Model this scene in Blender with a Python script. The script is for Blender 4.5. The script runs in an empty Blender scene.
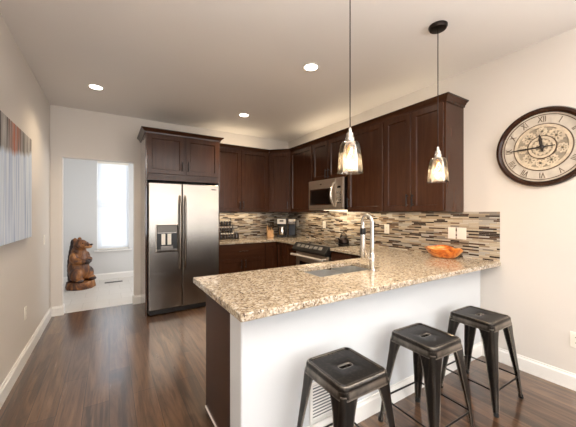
import bpy, bmesh, math, random
from mathutils import Vector, Matrix
random.seed(7)
SC = bpy.context.scene
COL = SC.collection
PI = math.pi
R = math.radians

# ------------------------------------------------------------------ camera
H = 2.78
XL, XR, YB, YR = -0.655, 3.03, 4.82, -3.0          # left wall, right wall, kitchen back wall, rear wall
YAW = math.atan2(178.8, 285.0)
cd = bpy.data.cameras.new('camera'); cam = bpy.data.objects.new('camera', cd); COL.objects.link(cam)
cam.location = (0, 0, 1.36); cam.rotation_euler = (PI/2, 0, -YAW)
cd.sensor_width = 36; cd.lens = 36*285.0/576; cd.shift_y = -0.001; cd.clip_start = 0.05
SC.camera = cam

# ------------------------------------------------------------------ world, exposure, large lights
SC.view_settings.view_transform = 'Standard'; SC.view_settings.look = 'None'
SC.view_settings.gamma = 1; SC.view_settings.exposure = 0.22; SC.view_settings.use_curve_mapping = False
w = bpy.data.worlds.new('daylight'); SC.world = w; w.use_nodes = True
bg = w.node_tree.nodes['Background']; bg.inputs[0].default_value = (0.88, 0.94, 1.0, 1); bg.inputs[1].default_value = 1.1

def area(name, loc, rot, sx, sy, power, col):
    l = bpy.data.lights.new(name, 'AREA'); l.shape = 'RECTANGLE'; l.size = sx; l.size_y = sy
    l.energy = power; l.color = col
    o = bpy.data.objects.new(name, l); COL.objects.link(o); o.location = loc; o.rotation_euler = rot
    return o
area('window_daylight', (1.2, YR-0.02, 1.45), (R(90), 0, 0), 2.9, 1.6, 52, (0.93, 0.97, 1.0))       # the living-room windows behind the camera
area('side_fill', (XR+0.02, -1.6, 1.5), (R(90), 0, R(90)), 1.4, 1.5, 34, (0.93, 0.97, 1.0))  # unseen side light behind the camera, added to brighten the left wall
area('hall_window_daylight', (0.06, 7.16, 1.5), (R(90), 0, R(180)), 0.75, 1.85, 38, (0.84, 0.92, 1.0))
def uplight(name, loc, power, col):
    l = bpy.data.lights.new(name, 'SPOT'); l.energy = power; l.color = col; l.spot_size = R(150); l.spot_blend = 0.6; l.shadow_soft_size = 0.15
    o = bpy.data.objects.new(name, l); COL.objects.link(o); o.location = loc; o.rotation_euler = (PI, 0, 0); return o
uplight('ceiling_bounce_fill', (0.2, -0.6, 1.75), 400, (1.0, 0.985, 0.965))       # unseen uplights behind the camera, added to brighten the ceiling
uplight('ceiling_bounce_fill', (1.9, -1.5, 1.75), 280, (1.0, 0.985, 0.965))
area('hall_side_fill', (1.58, 6.0, 1.4), (R(90), 0, R(90)), 1.1, 1.8, 26, (0.97, 0.98, 1.0))  # unseen light at the hall's right side, added to brighten the hall

# ------------------------------------------------------------------ materials
def lin(c):
    f = lambda v: v/12.92 if v <= 0.04045 else ((v+0.055)/1.055)**2.4
    return tuple(f(v/255.0) for v in c)
class N:
    def __init__(s, name):
        s.m = bpy.data.materials.new(name); s.m.use_nodes = True
        s.t = s.m.node_tree; s.b = s.t.nodes['Principled BSDF']; s.out = s.t.nodes['Material Output']
    def n(s, typ, **kw):
        x = s.t.nodes.new(typ)
        for k, v in kw.items():
            if k.startswith('_'): x.inputs[k[1:].replace('_', ' ')].default_value = v
            else: setattr(x, k, v)
        return x
    def l(s, a, b): s.t.links.new(a, b)
    def coord(s, scale=(1, 1, 1), rot=(0, 0, 0), kind='Object'):
        c = s.n('ShaderNodeTexCoord'); mp = s.n('ShaderNodeMapping')
        mp.inputs['Scale'].default_value = scale; mp.inputs['Rotation'].default_value = rot
        s.l(c.outputs[kind], mp.inputs['Vector']); return mp.outputs['Vector']
    def noise(s, vec, scale, detail=3, rough=0.5, dist=0.0):
        x = s.n('ShaderNodeTexNoise'); x.inputs['Scale'].default_value = scale; x.inputs['Detail'].default_value = detail
        x.inputs['Roughness'].default_value = rough; x.inputs['Distortion'].default_value = dist
        s.l(vec, x.inputs['Vector']); return x.outputs['Fac']
    def ramp(s, fac, stops, interp='LINEAR'):
        x = s.n('ShaderNodeValToRGB'); r = x.color_ramp; r.interpolation = interp
        while len(r.elements) < len(stops): r.elements.new(0.5)
        for e, (p, c) in zip(r.elements, stops): e.position = p; e.color = (*c, 1) if len(c) == 3 else c
        s.l(fac, x.inputs['Fac']); return x.outputs['Color']
    def mix(s, fac, a, b, mode='MIX'):
        x = s.n('ShaderNodeMix', data_type='RGBA', blend_type=mode)
        for sock, v in ((x.inputs[0], fac), (x.inputs[6], a), (x.inputs[7], b)):
            if hasattr(v, 'is_linked'): s.l(v, sock)
            else: sock.default_value = v if not isinstance(v, tuple) else ((*v, 1) if len(v) == 3 else v)
        return x.outputs[2]
    def bump(s, h, strength=0.2, dist=0.01):
        x = s.n('ShaderNodeBump'); x.inputs['Strength'].default_value = strength; x.inputs['Distance'].default_value = dist
        s.l(h, x.inputs['Height']); s.l(x.outputs['Normal'], s.b.inputs['Normal'])
    def set(s, **kw):
        for k, v in kw.items():
            i = s.b.inputs[k.replace('_', ' ')]
            if hasattr(v, 'is_linked'): s.l(v, i)
            else: i.default_value = (*v, 1) if isinstance(v, tuple) and len(v) == 3 else v
        return s
def plain(name, rgb, rough=0.5, metal=0.0, var=0.06, scale=30.0, **kw):
    m = N(name); f = m.noise(m.coord(), scale)
    c = lin(rgb); a = tuple(max(0, v*(1-var)) for v in c); b = tuple(min(1, v*(1+var)) for v in c)
    m.set(Base_Color=m.ramp(f, [(0.3, a), (0.7, b)]), Roughness=rough, Metallic=metal, **kw)
    return m.m

def wall_mat(name, rgb):
    m = N(name); v = m.coord()
    c = lin(rgb)
    m.set(Base_Color=m.ramp(m.noise(v, 1.2, 2), [(0.3, tuple(x*0.985 for x in c)), (0.7, c)]), Roughness=0.62)
    m.bump(m.noise(v, 140, 2), 0.06, 0.004); return m.m
M = {}
M['wall'] = wall_mat('cream_wall_paint', (220, 213, 205))
M['ceiling'] = wall_mat('ceiling_paint', (234, 230, 226))
M['hallwall'] = wall_mat('pale_grey_wall_paint', (216, 215, 213))
M['penwall'] = wall_mat('daylight_tinted_wall_paint', (212, 214, 216))  # cool daylight tint is put into the peninsula wall colour
M['trim'] = plain('white_trim_paint', (238, 235, 230), 0.4, var=0.01)
M['white_plastic'] = plain('white_plastic', (240, 234, 222), 0.35, var=0.01)

def cabinet_wood(name, tint=1.0, horiz=False):
    m = N(name)
    sc = (2.0, 26, 26) if horiz else (26, 26, 2.0)
    g = m.noise(m.coord(sc), 1.0, 5, 0.6, 0.6); b = m.noise(m.coord((2.2, 2.2, 1.1)), 1.0, 3)
    c = m.mix(g, tuple(x*tint for x in (0.009, 0.0031, 0.0016)), tuple(x*tint for x in (0.120, 0.047, 0.0220)))
    c2 = m.mix(b, c, tuple(x*tint for x in (0.036, 0.0128, 0.0060)))
    m.set(Base_Color=c2, Roughness=0.2, Specular_IOR_Level=0.32)
    return m.m
M['wood'] = cabinet_wood('espresso_cabinet_wood')
M['wood_h'] = cabinet_wood('espresso_cabinet_wood_horizontal', 1.0, True)
M['wood_gloss'] = cabinet_wood('espresso_panel_high_gloss')
M['wood_gloss'].node_tree.nodes['Principled BSDF'].inputs['Coat Weight'].default_value = 1.0; M['wood_gloss'].node_tree.nodes['Principled BSDF'].inputs['Coat Roughness'].default_value = 0.04
M['wood_in'] = plain('dark_cabinet_interior', (38, 24, 18), 0.7)

def floor_mat():
    m = N('brown_plank_floor'); v = m.coord(rot=(0, 0, R(90)))
    br = m.n('ShaderNodeTexBrick'); br.offset = 0.37; br.offset_frequency = 2
    br.inputs['Color1'].default_value = (0, 0, 0, 1); br.inputs['Color2'].default_value = (1, 1, 1, 1); br.inputs['Mortar'].default_value = (0.5, 0.5, 0.5, 1)
    br.inputs['Scale'].default_value = 1; br.inputs['Mortar Size'].default_value = 0.0016; br.inputs['Brick Width'].default_value = 1.22; br.inputs['Row Height'].default_value = 0.152
    m.l(v, br.inputs['Vector'])
    tone = m.ramp(br.outputs['Color'], [(0, (0.050, 0.0215, 0.0100)), (0.5, (0.088, 0.041, 0.0200)), (1, (0.135, 0.068, 0.034))])
    g = m.noise(m.coord((30, 1.6, 1)), 1.0, 6, 0.65, 1.2)
    g2 = m.noise(m.coord((9, 0.9, 1)), 1.0, 4, 0.6, 1.5)
    c = m.mix(m.ramp(g, [(0.35, (0, 0, 0)), (0.65, (1, 1, 1))]), m.mix(0.65, tone, (0.014, 0.007, 0.004)), tone)
    c = m.mix(m.ramp(g2, [(0.45, (0, 0, 0)), (0.75, (0.5, 0.5, 0.5))]), c, (0.27, 0.150, 0.078))
    c = m.mix(br.outputs['Fac'], c, (0.012, 0.006, 0.004))
    m.set(Base_Color=c, Roughness=m.ramp(g, [(0.3, (0.36,)*3), (0.7, (0.27,)*3)]), Coat_Weight=1.0, Coat_Roughness=0.15, Coat_IOR=1.6, Specular_IOR_Level=0.25)
    m.bump(g, 0.08, 0.003); return m.m
M['floor'] = floor_mat()
def tile_floor():
    m = N('pale_floor_tile'); v = m.coord()
    br = m.n('ShaderNodeTexBrick'); br.offset = 0.5
    br.inputs['Color1'].default_value = (0.62, 0.59, 0.55, 1); br.inputs['Color2'].default_value = (0.68, 0.655, 0.62, 1); br.inputs['Mortar'].default_value = (0.50, 0.47, 0.43, 1)
    br.inputs['Scale'].default_value = 1; br.inputs['Mortar Size'].default_value = 0.004; br.inputs['Brick Width'].default_value = 0.33; br.inputs['Row Height'].default_value = 0.33
    m.l(v, br.inputs['Vector'])
    m.set(Base_Color=m.mix(m.ramp(m.noise(v, 6, 4), [(0.35, (0, 0, 0)), (0.7, (0.35,)*3)]), br.outputs['Color'], (0.60, 0.55, 0.49)), Roughness=0.3)
    return m.m
M['tile'] = tile_floor()

def granite():
    m = N('speckled_beige_granite'); v = m.coord()
    base = m.ramp(m.noise(v, 26, 5, 0.7), [(0.34, (0.20, 0.145, 0.092)), (0.5, (0.42, 0.335, 0.235)), (0.66, (0.60, 0.515, 0.405))])
    vo = m.n('ShaderNodeTexVoronoi'); vo.inputs['Scale'].default_value = 95; m.l(v, vo.inputs['Vector'])
    sep = m.n('ShaderNodeSeparateColor'); m.l(vo.outputs['Color'], sep.inputs[0])
    cells = m.ramp(sep.outputs[0], [(0, (0.10, 0.055, 0.03)), (0.12, (0.20, 0.140, 0.085)), (0.30, (0.42, 0.335, 0.23)), (0.58, (0.57, 0.48, 0.365)), (0.82, (0.69, 0.64, 0.555)), (0.94, (0.24, 0.225, 0.20))], 'CONSTANT')
    c = m.mix(0.55, base, cells)
    dk = m.ramp(m.noise(v, 60, 4, 0.6), [(0.60, (0, 0, 0)), (0.66, (1, 1, 1))])
    c = m.mix(dk, c, (0.075, 0.045, 0.03))
    lt = m.ramp(m.noise(m.coord((1, 1, 1), (0.5, 0.3, 0.9)), 38, 4, 0.6), [(0.60, (0, 0, 0)), (0.68, (0.8,)*3)])
    c = m.mix(lt, c, (0.62, 0.56, 0.47))
    m.set(Base_Color=c, Roughness=0.14, Specular_IOR_Level=0.5)
    return m.m
M['granite'] = granite()

def mosaic(name, axis):
    m = N(name); tc = m.n('ShaderNodeTexCoord'); sp = m.n('ShaderNodeSeparateXYZ'); cb = m.n('ShaderNodeCombineXYZ')
    m.l(tc.outputs['Object'], sp.inputs[0]); m.l(sp.outputs[axis], cb.inputs[0]); m.l(sp.outputs['Z'], cb.inputs[1])
    def br(wd, off, sh):
        x = m.n('ShaderNodeTexBrick'); x.offset = off; x.offset_frequency = 3; x.squash = 0.6; x.squash_frequency = 2
        x.inputs['Color1'].default_value = (0, 0, 0, 1); x.inputs['Color2'].default_value = (1, 1, 1, 1)
        x.inputs['Scale'].default_value = 1; x.inputs['Mortar Size'].default_value = 0.0011; x.inputs['Brick Width'].default_value = wd; x.inputs['Row Height'].default_value = 0.0152
        x.inputs['Bias'].default_value = 0.0
        mp = m.n('ShaderNodeMapping'); mp.inputs['Location'].default_value = (sh, 0, 0)
        m.l(cb.outputs[0], mp.inputs['Vector']); m.l(mp.outputs['Vector'], x.inputs['Vector']); return x
    b1 = br(0.15, 0.37, 0.0)
    pal = [(0, (0.030, 0.016, 0.010)), (0.16, (0.10, 0.055, 0.032)), (0.27, (0.47, 0.37, 0.26)), (0.40, (0.27, 0.235, 0.195)), (0.50, (0.60, 0.50, 0.37)), (0.62, (0.36, 0.27, 0.18)), (0.72, (0.50, 0.46, 0.40)), (0.83, (0.20, 0.125, 0.075)), (0.90, (0.64, 0.56, 0.45))]
    c = m.ramp(b1.outputs['Color'], pal, 'CONSTANT')
    c = m.mix(b1.outputs['Fac'], c, (0.36, 0.31, 0.25))
    m.set(Base_Color=m.mix(1.0, c, (0.86, 0.86, 0.86), 'MULTIPLY'), Roughness=0.22)
    inv = m.n('ShaderNodeMath', operation='SUBTRACT'); inv.inputs[0].default_value = 1; m.l(b1.outputs['Fac'], inv.inputs[1])
    m.bump(inv.outputs[0], 0.25, 0.002); return m.m
M['mosaic_y'] = mosaic('strip_mosaic_right', 'Y'); M['mosaic_x'] = mosaic('strip_mosaic_back', 'X')

def brushed(name, rgb, rough=0.28, axis=(4, 4, 300), aniso=0.0):
    m = N(name); g = m.noise(m.coord(axis), 1.0, 3)
    c = lin(rgb)
    m.set(Base_Color=m.ramp(g, [(0.2, tuple(x*0.96 for x in c)), (0.8, c)]), Metallic=1.0, Roughness=rough)
    return m.m
M['steel'] = brushed('brushed_stainless', (158, 151, 143), 0.25, (300, 300, 4))
M['steel_b'] = brushed('brushed_stainless_warm', (206, 192, 176), 0.42, (4, 300, 300))
M['chrome'] = plain('polished_nickel', (214, 208, 198), 0.12, 1.0, 0.03)
M['sinksteel'] = plain('sink_stainless', (196, 196, 194), 0.3, 0.85, 0.03)
M['black'] = plain('black_plastic', (22, 20, 19), 0.35)
M['blackglass'] = plain('black_glass', (12, 11, 11), 0.06, Coat_Weight=0.5)
M['darkmetal'] = plain('dark_bronze_metal', (38, 29, 25), 0.35, 0.8)
M['grey'] = plain('mid_grey_plastic', (120, 116, 110), 0.4)
M['rubber'] = plain('black_rubber', (20, 19, 18), 0.8)
M['canframe'] = plain('white_can_trim', (240, 236, 228), 0.5, var=0.01)

def gunmetal():
    m = N('worn_gunmetal'); v = m.coord()
    bv = m.n('ShaderNodeBevel'); bv.samples = 4; bv.inputs['Radius'].default_value = 0.014
    ge = m.n('ShaderNodeNewGeometry'); dt = m.n('ShaderNodeVectorMath', operation='DOT_PRODUCT')
    m.l(bv.outputs['Normal'], dt.inputs[0]); m.l(ge.outputs['Normal'], dt.inputs[1])
    wear = m.ramp(dt.outputs['Value'], [(0.84, (1, 1, 1)), (0.99, (0, 0, 0))])
    n1 = m.ramp(m.noise(v, 9, 3, 0.5), [(0.30, (0.25,)*3), (0.62, (1, 1, 1))])
    streak = m.ramp(m.noise(m.coord((60, 60, 5)), 1.0, 4), [(0.52, (0, 0, 0)), (0.72, (0.55,)*3)])
    base = m.mix(streak, (0.026, 0.022, 0.019), (0.085, 0.066, 0.050))
    c = m.mix(m.mix(1.0, wear, n1, 'MULTIPLY'), base, (0.66, 0.58, 0.49))
    m.set(Base_Color=c, Metallic=0.9, Roughness=0.28)
    return m.m
M['gun'] = gunmetal()

M['stoolbar'] = plain('dark_stool_bar', (40, 35, 32), 0.35, 0.7)
def emit(name, rgb, st):
    m = N(name); m.set(Base_Color=rgb, Emission_Color=rgb, Emission_Strength=st); return m.m
M['can'] = emit('lit_downlight', (1.0, 0.93, 0.80), 9.0)
M['filament'] = emit('glowing_filament', (1.0, 0.66, 0.30), 26.0)
M['panel_led'] = emit('display_digits', (0.7, 0.8, 0.9), 0.5)
def glass(name, tint=(1, 1, 1), rough=0.0, solid=0.10, ior=1.45):
    m = N(name)
    gl = m.n('ShaderNodeBsdfGlass'); gl.inputs['Color'].default_value = (*tint, 1); gl.inputs['Roughness'].default_value = rough; gl.inputs['IOR'].default_value = ior
    m.l(m.noise(m.coord(), 5), m.n('ShaderNodeMath').inputs[0])
    m.l(gl.outputs[0], m.out.inputs['Surface']); return m.m
def shade_glass():
    m = N('clear_seeded_glass'); t = m.n('ShaderNodeBsdfTransparent'); t.inputs['Color'].default_value = (1.0, 0.97, 0.93, 1)
    tl = m.n('ShaderNodeBsdfTranslucent'); tl.inputs['Color'].default_value = (1.0, 0.93, 0.84, 1)
    g = m.n('ShaderNodeBsdfGlossy'); g.inputs['Roughness'].default_value = 0.04
    lw = m.n('ShaderNodeLayerWeight'); lw.inputs['Blend'].default_value = 0.35
    seed = m.noise(m.coord(), 45, 2); sd = m.ramp(seed, [(0.45, (0.02,)*3), (0.75, (0.10,)*3)])
    m1 = m.n('ShaderNodeMixShader'); m2 = m.n('ShaderNodeMixShader')
    m.l(sd, m1.inputs[0]); m.l(t.outputs[0], m1.inputs[1]); m.l(tl.outputs[0], m1.inputs[2])
    m.l(lw.outputs['Fresnel'], m2.inputs[0]); m.l(m1.outputs[0], m2.inputs[1]); m.l(g.outputs[0], m2.inputs[2]); m.l(m2.outputs[0], m.out.inputs['Surface']); return m.m
M['glass'] = shade_glass()
def thin_glass():
    m = N('window_pane_glass'); t = m.n('ShaderNodeBsdfTransparent'); g = m.n('ShaderNodeBsdfGlossy'); g.inputs['Roughness'].default_value = 0.02
    lw = m.n('ShaderNodeLayerWeight'); lw.inputs['Blend'].default_value = 0.2; mx = m.n('ShaderNodeMixShader')
    m.l(lw.outputs['Fresnel'], mx.inputs[0]); m.l(t.outputs[0], mx.inputs[1]); m.l(g.outputs[0], mx.inputs[2]); m.l(mx.outputs[0], m.out.inputs['Surface']); return m.m
M['pane'] = thin_glass()
def blind():
    m = N('white_blind_slat'); d = m.n('ShaderNodeBsdfTranslucent'); d.inputs['Color'].default_value = (0.85, 0.87, 0.9, 1)
    mx = m.n('ShaderNodeMixShader'); mx.inputs[0].default_value = 0.22; m.set(Base_Color=(0.85, 0.86, 0.87), Roughness=0.5)
    m.l(m.b.outputs[0], mx.inputs[1]); m.l(d.outputs[0], mx.inputs[2]); m.l(mx.outputs[0], m.out.inputs['Surface']); return m.m
M['blind'] = blind()

# ------------------------------------------------------------------ mesh helpers
class MB:
    def __init__(s): s.bm = bmesh.new()
    def box(s, a, b):
        x0, y0, z0 = a; x1, y1, z1 = b
        v = [s.bm.verts.new(p) for p in ((x0,y0,z0),(x1,y0,z0),(x1,y1,z0),(x0,y1,z0),(x0,y0,z1),(x1,y0,z1),(x1,y1,z1),(x0,y1,z1))]
        for f in ((3,2,1,0),(4,5,6,7),(0,1,5,4),(1,2,6,5),(2,3,7,6),(3,0,4,7)): s.bm.faces.new([v[i] for i in f])
        return s
    def loft(s, loops, caps=(True, True), closed=False):
        L = [[s.bm.verts.new(p) for p in lp] for lp in loops]; n = len(L[0])
        pairs = list(zip(L, L[1:])) + ([(L[-1], L[0])] if closed else [])
        for A, B in pairs:
            for i in range(n):
                j = (i+1) % n
                s.bm.faces.new((A[i], A[j], B[j], B[i]))
        if not closed:
            if caps[0]: s.bm.faces.new(L[0][::-1])
            if caps[1]: s.bm.faces.new(L[-1])
        return s
    def cyl(s, p0, p1, r0, r1=None, n=16):
        r1 = r0 if r1 is None else r1
        p0 = Vector(p0); p1 = Vector(p1); d = (p1-p0).normalized()
        u = d.orthogonal().normalized(); v = d.cross(u)
        ring = lambda p, r: [p + (u*math.cos(2*PI*i/n) + v*math.sin(2*PI*i/n))*r for i in range(n)]
        return s.loft([ring(p0, r0), ring(p1, r1)])
    def tube(s, pts, r, n=10):
        pts = [Vector(p) for p in pts]; loops = []; u = None
        for i, p in enumerate(pts):
            d = (pts[min(i+1, len(pts)-1)] - pts[max(i-1, 0)]).normalized()
            if u is None: u = d.orthogonal().normalized()
            u = (u - d*u.dot(d)).normalized(); v = d.cross(u)
            rr = r[i] if isinstance(r, (list, tuple)) else r
            loops.append([p + (u*math.cos(2*PI*k/n) + v*math.sin(2*PI*k/n))*rr for k in range(n)])
        return s.loft(loops)
    def lathe(s, prof, c=(0, 0, 0), n=32, sx=1.0, sy=1.0, caps=(True, True), closed=False):
        return s.loft([[(c[0]+r*sx*math.cos(2*PI*i/n), c[1]+r*sy*math.sin(2*PI*i/n), c[2]+z) for i in range(n)] for r, z in prof], caps, closed)
    def ball(s, c, r, n=3):
        sc = r if isinstance(r, (tuple, list)) else (r, r, r)
        mt = Matrix.Translation(c) @ Matrix.Diagonal((*sc, 1)); bmesh.ops.create_icosphere(s.bm, subdivisions=n, radius=1, matrix=mt); return s
    def cells(s, xs, ys, inc, z0, z1):
        nx, ny = len(xs)-1, len(ys)-1; vt = {}
        def v(i, j, z):
            k = (i, j, z)
            if k not in vt: vt[k] = s.bm.verts.new((xs[i], ys[j], z))
            return vt[k]
        ok = lambda i, j: 0 <= i < nx and 0 <= j < ny and inc((xs[i]+xs[i+1])/2, (ys[j]+ys[j+1])/2)
        for i in range(nx):
            for j in range(ny):
                if not ok(i, j): continue
                s.bm.faces.new((v(i,j,z1), v(i+1,j,z1), v(i+1,j+1,z1), v(i,j+1,z1)))
                s.bm.faces.new((v(i,j+1,z0), v(i+1,j+1,z0), v(i+1,j,z0), v(i,j,z0)))
                if not ok(i, j-1): s.bm.faces.new((v(i,j,z0), v(i+1,j,z0), v(i+1,j,z1), v(i,j,z1)))
                if not ok(i+1, j): s.bm.faces.new((v(i+1,j,z0), v(i+1,j+1,z0), v(i+1,j+1,z1), v(i+1,j,z1)))
                if not ok(i, j+1): s.bm.faces.new((v(i+1,j+1,z0), v(i,j+1,z0), v(i,j+1,z1), v(i+1,j+1,z1)))
                if not ok(i-1, j): s.bm.faces.new((v(i,j+1,z0), v(i,j,z0), v(i,j,z1), v(i,j+1,z1)))
        return s
    def build(s, name, mat, parent=None, bevel=0, smooth=False, world=False, seg=2):
        bmesh.ops.recalc_face_normals(s.bm, faces=s.bm.faces)
        if world and parent is not None: bmesh.ops.transform(s.bm, matrix=full(parent).inverted(), verts=s.bm.verts)
        me = bpy.data.meshes.new(name); s.bm.to_mesh(me); s.bm.free()
        me.materials.append(M[mat] if isinstance(mat, str) else mat)
        o = bpy.data.objects.new(name, me); COL.objects.link(o)
        if parent is not None: o.parent = parent
        if smooth:
            for p in me.polygons: p.use_smooth = True
        if bevel:
            b = o.modifiers.new('bevel', 'BEVEL'); b.width = bevel; b.segments = seg; b.limit_method = 'ANGLE'; b.angle_limit = R(35)
            if not smooth:
                for p in me.polygons: p.use_smooth = True
                b.harden_normals = True
        elif smooth:
            try:
                me.set_sharp_from_angle(angle=R(40))
            except Exception: pass
        return o
def full(o):
    m = o.matrix_basis
    while o.parent: o = o.parent; m = o.matrix_basis @ m
    return m
def tag(o, label, cat, group=None):
    o['label'] = label; o['category'] = cat
    if group: o['group'] = group
    return o
def thing(name, label, cat, loc=(0, 0, 0), rz=0.0, group=None, rot=None):
    o = bpy.data.objects.new(name, None); COL.objects.link(o); o.empty_display_size = 0.05
    o.location = loc; o.rotation_euler = rot if rot else (0, 0, rz)
    return tag(o, label, cat, group)
def struct(mb, name, mat, parent=None, bevel=0):
    o = mb.build(name, mat, parent, bevel)
    if parent is None: o['kind'] = 'structure'
    return o
def dup(root, loc, rz=None, label=None):
    c = root.copy(); COL.objects.link(c); c.location = loc
    if rz is not None: c.rotation_euler = (0, 0, rz)
    if label: c['label'] = label
    def rec(a, b):
        for ch in list(a.children):
            d = ch.copy(); COL.objects.link(d); d.parent = b; rec(ch, d)
    rec(root, c); return c

# ------------------------------------------------------------------ room shell
DX0, DX1, DZ = -0.53, 0.315, 2.11                       # doorway to the hall
T = 0.12
struct(MB().box((XL-T, YR-T, -0.1), (XR+T, YB+0.05, 0)), 'floor', 'floor')
struct(MB().box((-1.5, YB+0.05, -0.1), (XR+T, 7.1, 0)), 'floor_hall', 'tile')
struct(MB().box((-1.5, YR-T, H), (XR+T, 7.1, H+0.1)), 'ceiling', 'ceiling')
struct(MB().box((XL-T, YR-T, 0), (XL, YB+T, H)), 'wall_left', 'wall')
mb = MB().cells([YR-T, -2.35, -0.85, 7.1], [0, 0.75, 2.25, H], lambda y, z: not (-2.35 < y < -0.85 and 0.75 < z < 2.25), XR, XR+T)
for v in mb.bm.verts: x, y, z = v.co; v.co = (z, x, y)
struct(mb, 'wall_right', 'wall')
mb = MB().cells([XL, DX0, DX1, XR], [0, DZ, H], lambda x, z: not (DX0 < x < DX1 and z < DZ), 0, T)
for v in mb.bm.verts: x, y, z = v.co; v.co = (x, YB+z, y)
struct(mb, 'wall_back', 'wall')
mb = MB().cells([XL, -0.2, 2.6, XR], [0, 0.62, 2.25, H], lambda x, z: not (-0.2 < x < 2.6 and 0.62 < z < 2.25), 0, T)
for v in mb.bm.verts: x, y, z = v.co; v.co = (x, YR-z, y)
struct(mb, 'wall_rear', 'wall')
# hall
HY2 = 6.95; WX0, WX1, WZ0, WZ1 = -0.21, 0.36, 0.60, 2.42
mb = MB().cells([-1.5, WX0, WX1, XR], [0, WZ0, WZ1, H], lambda x, z: not (WX0 < x < WX1 and WZ0 < z < WZ1), 0, 0.15)
for v in mb.bm.verts: x, y, z = v.co; v.co = (x, HY2+z, y)
struct(mb, 'wall_hall_back', 'hallwall')
struct(MB().box((-1.5, YB+T, 0), (-1.4, HY2, H)), 'wall_hall_left', 'hallwall')
struct(MB().box((1.62, YB+T, 0), (1.72, HY2, H)), 'wall_hall_right', 'hallwall')
# peninsula half wall
PX, PY0, PY1 = 0.56, 1.336, 1.50
struct(MB().box((PX, PY0, 0), (XR, PY1, 0.874)), 'wall_peninsula', 'penwall', None, 0.012)
# baseboards
def baseboard(name, p, q, nrm, h=0.125, t=0.016):
    p = Vector((*p, 0)); q = Vector((*q, 0)); n = Vector((*nrm, 0))
    prof = [(0, 0), (t, 0), (t, h*0.8), (t*0.55, h*0.9), (t*0.45, h), (0, h)]
    m = MB().loft([[a + n*d + Vector((0, 0, z)) for d, z in prof] for a in (p, q)])
    o = m.build(name, 'trim'); o['kind'] = 'structure'; return o
baseboard('baseboard_left', (XL, YR), (XL, YB), (1, 0))
baseboard('baseboard_back_left', (XL+0.016, YB), (DX0, YB), (0, -1))
baseboard('baseboard_back_right', (DX1, YB), (0.40, YB), (0, -1))
baseboard('baseboard_right', (XR, YR), (XR, PY0), (-1, 0))
baseboard('baseboard_peninsula', (PX, PY0), (XR-0.016, PY0), (0, -1))
baseboard('baseboard_peninsula_end', (PX, PY0-0.016), (PX, PY1), (-1, 0))
baseboard('baseboard_hall', (-1.4, HY2), (1.62, HY2), (0, -1))
baseboard('baseboard_doorway_left', (DX0, YB-0.016), (DX0, YB+T), (1, 0))
baseboard('baseboard_doorway_right', (DX1, YB-0.016), (DX1, YB+T), (-1, 0))
# windows
def window(name, x0, x1, z0, z1, y, d, mid=True, vert=()):
    f = MB(); a = 0.045
    f.box((x0, y, z0), (x0+a, y+d, z1)).box((x1-a, y, z0), (x1, y+d, z1)).box((x0+a, y, z0), (x1-a, y+d, z0+a)).box((x0+a, y, z1-a), (x1-a, y+d, z1))
    if mid: f.box((x0+a, y, (z0+z1)/2-0.025), (x1-a, y+d, (z0+z1)/2+0.025))
    for vx in vert: f.box((vx-0.03, y, z0+a), (vx+0.03, y+d, z1-a))
    fr = f.build(name, 'trim'); fr['kind'] = 'structure'
    MB().box((x0+a, y+d*0.4, z0+a), (x1-a, y+d*0.6, z1-a)).build('window_pane', 'pane', fr)
    return fr
w1 = window('window_1', WX0, WX1, WZ0, WZ1, HY2+0.07, 0.05, True)
MB().box((WX0-0.05, HY2-0.05, WZ0-0.03), (WX1+0.05, HY2+0.07, WZ0)).build('window_sill', 'trim', w1, 0.006)
window('window_2', -0.2, 2.6, 0.62, 2.25, YR-0.10, 0.05, False, (0.73, 1.67))
# blind in the hall window
bl = thing('window_blind', 'white horizontal slat blind hanging in the hall window', 'blind', (0.075, HY2+0.03, WZ0+0.01))
m = MB()
zz = 0.05; top = WZ1-WZ0-0.06
while zz < top-0.02:
    c, s_ = 0.035*math.cos(R(70)), 0.035*math.sin(R(70))
    m.loft([[(x, -c, zz+s_), (x, c, zz-s_), (x, c, zz-s_-0.002), (x, -c, zz+s_-0.002)] for x in (-0.275, 0.275)])
    zz += 0.0625
m.build('slats', 'blind', bl)
MB().box((-0.275, -0.026, top), (0.275, 0.026, top+0.045)).build('headrail', 'white_plastic', bl)
MB().box((-0.275, -0.018, 0.0), (0.275, 0.018, 0.018)).build('bottom_rail', 'white_plastic', bl)
for x in (-0.19, 0.19): MB().cyl((x, -0.024, 0.01), (x, -0.024, top), 0.0015, n=6).build('cord', 'white_plastic', bl)

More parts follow.
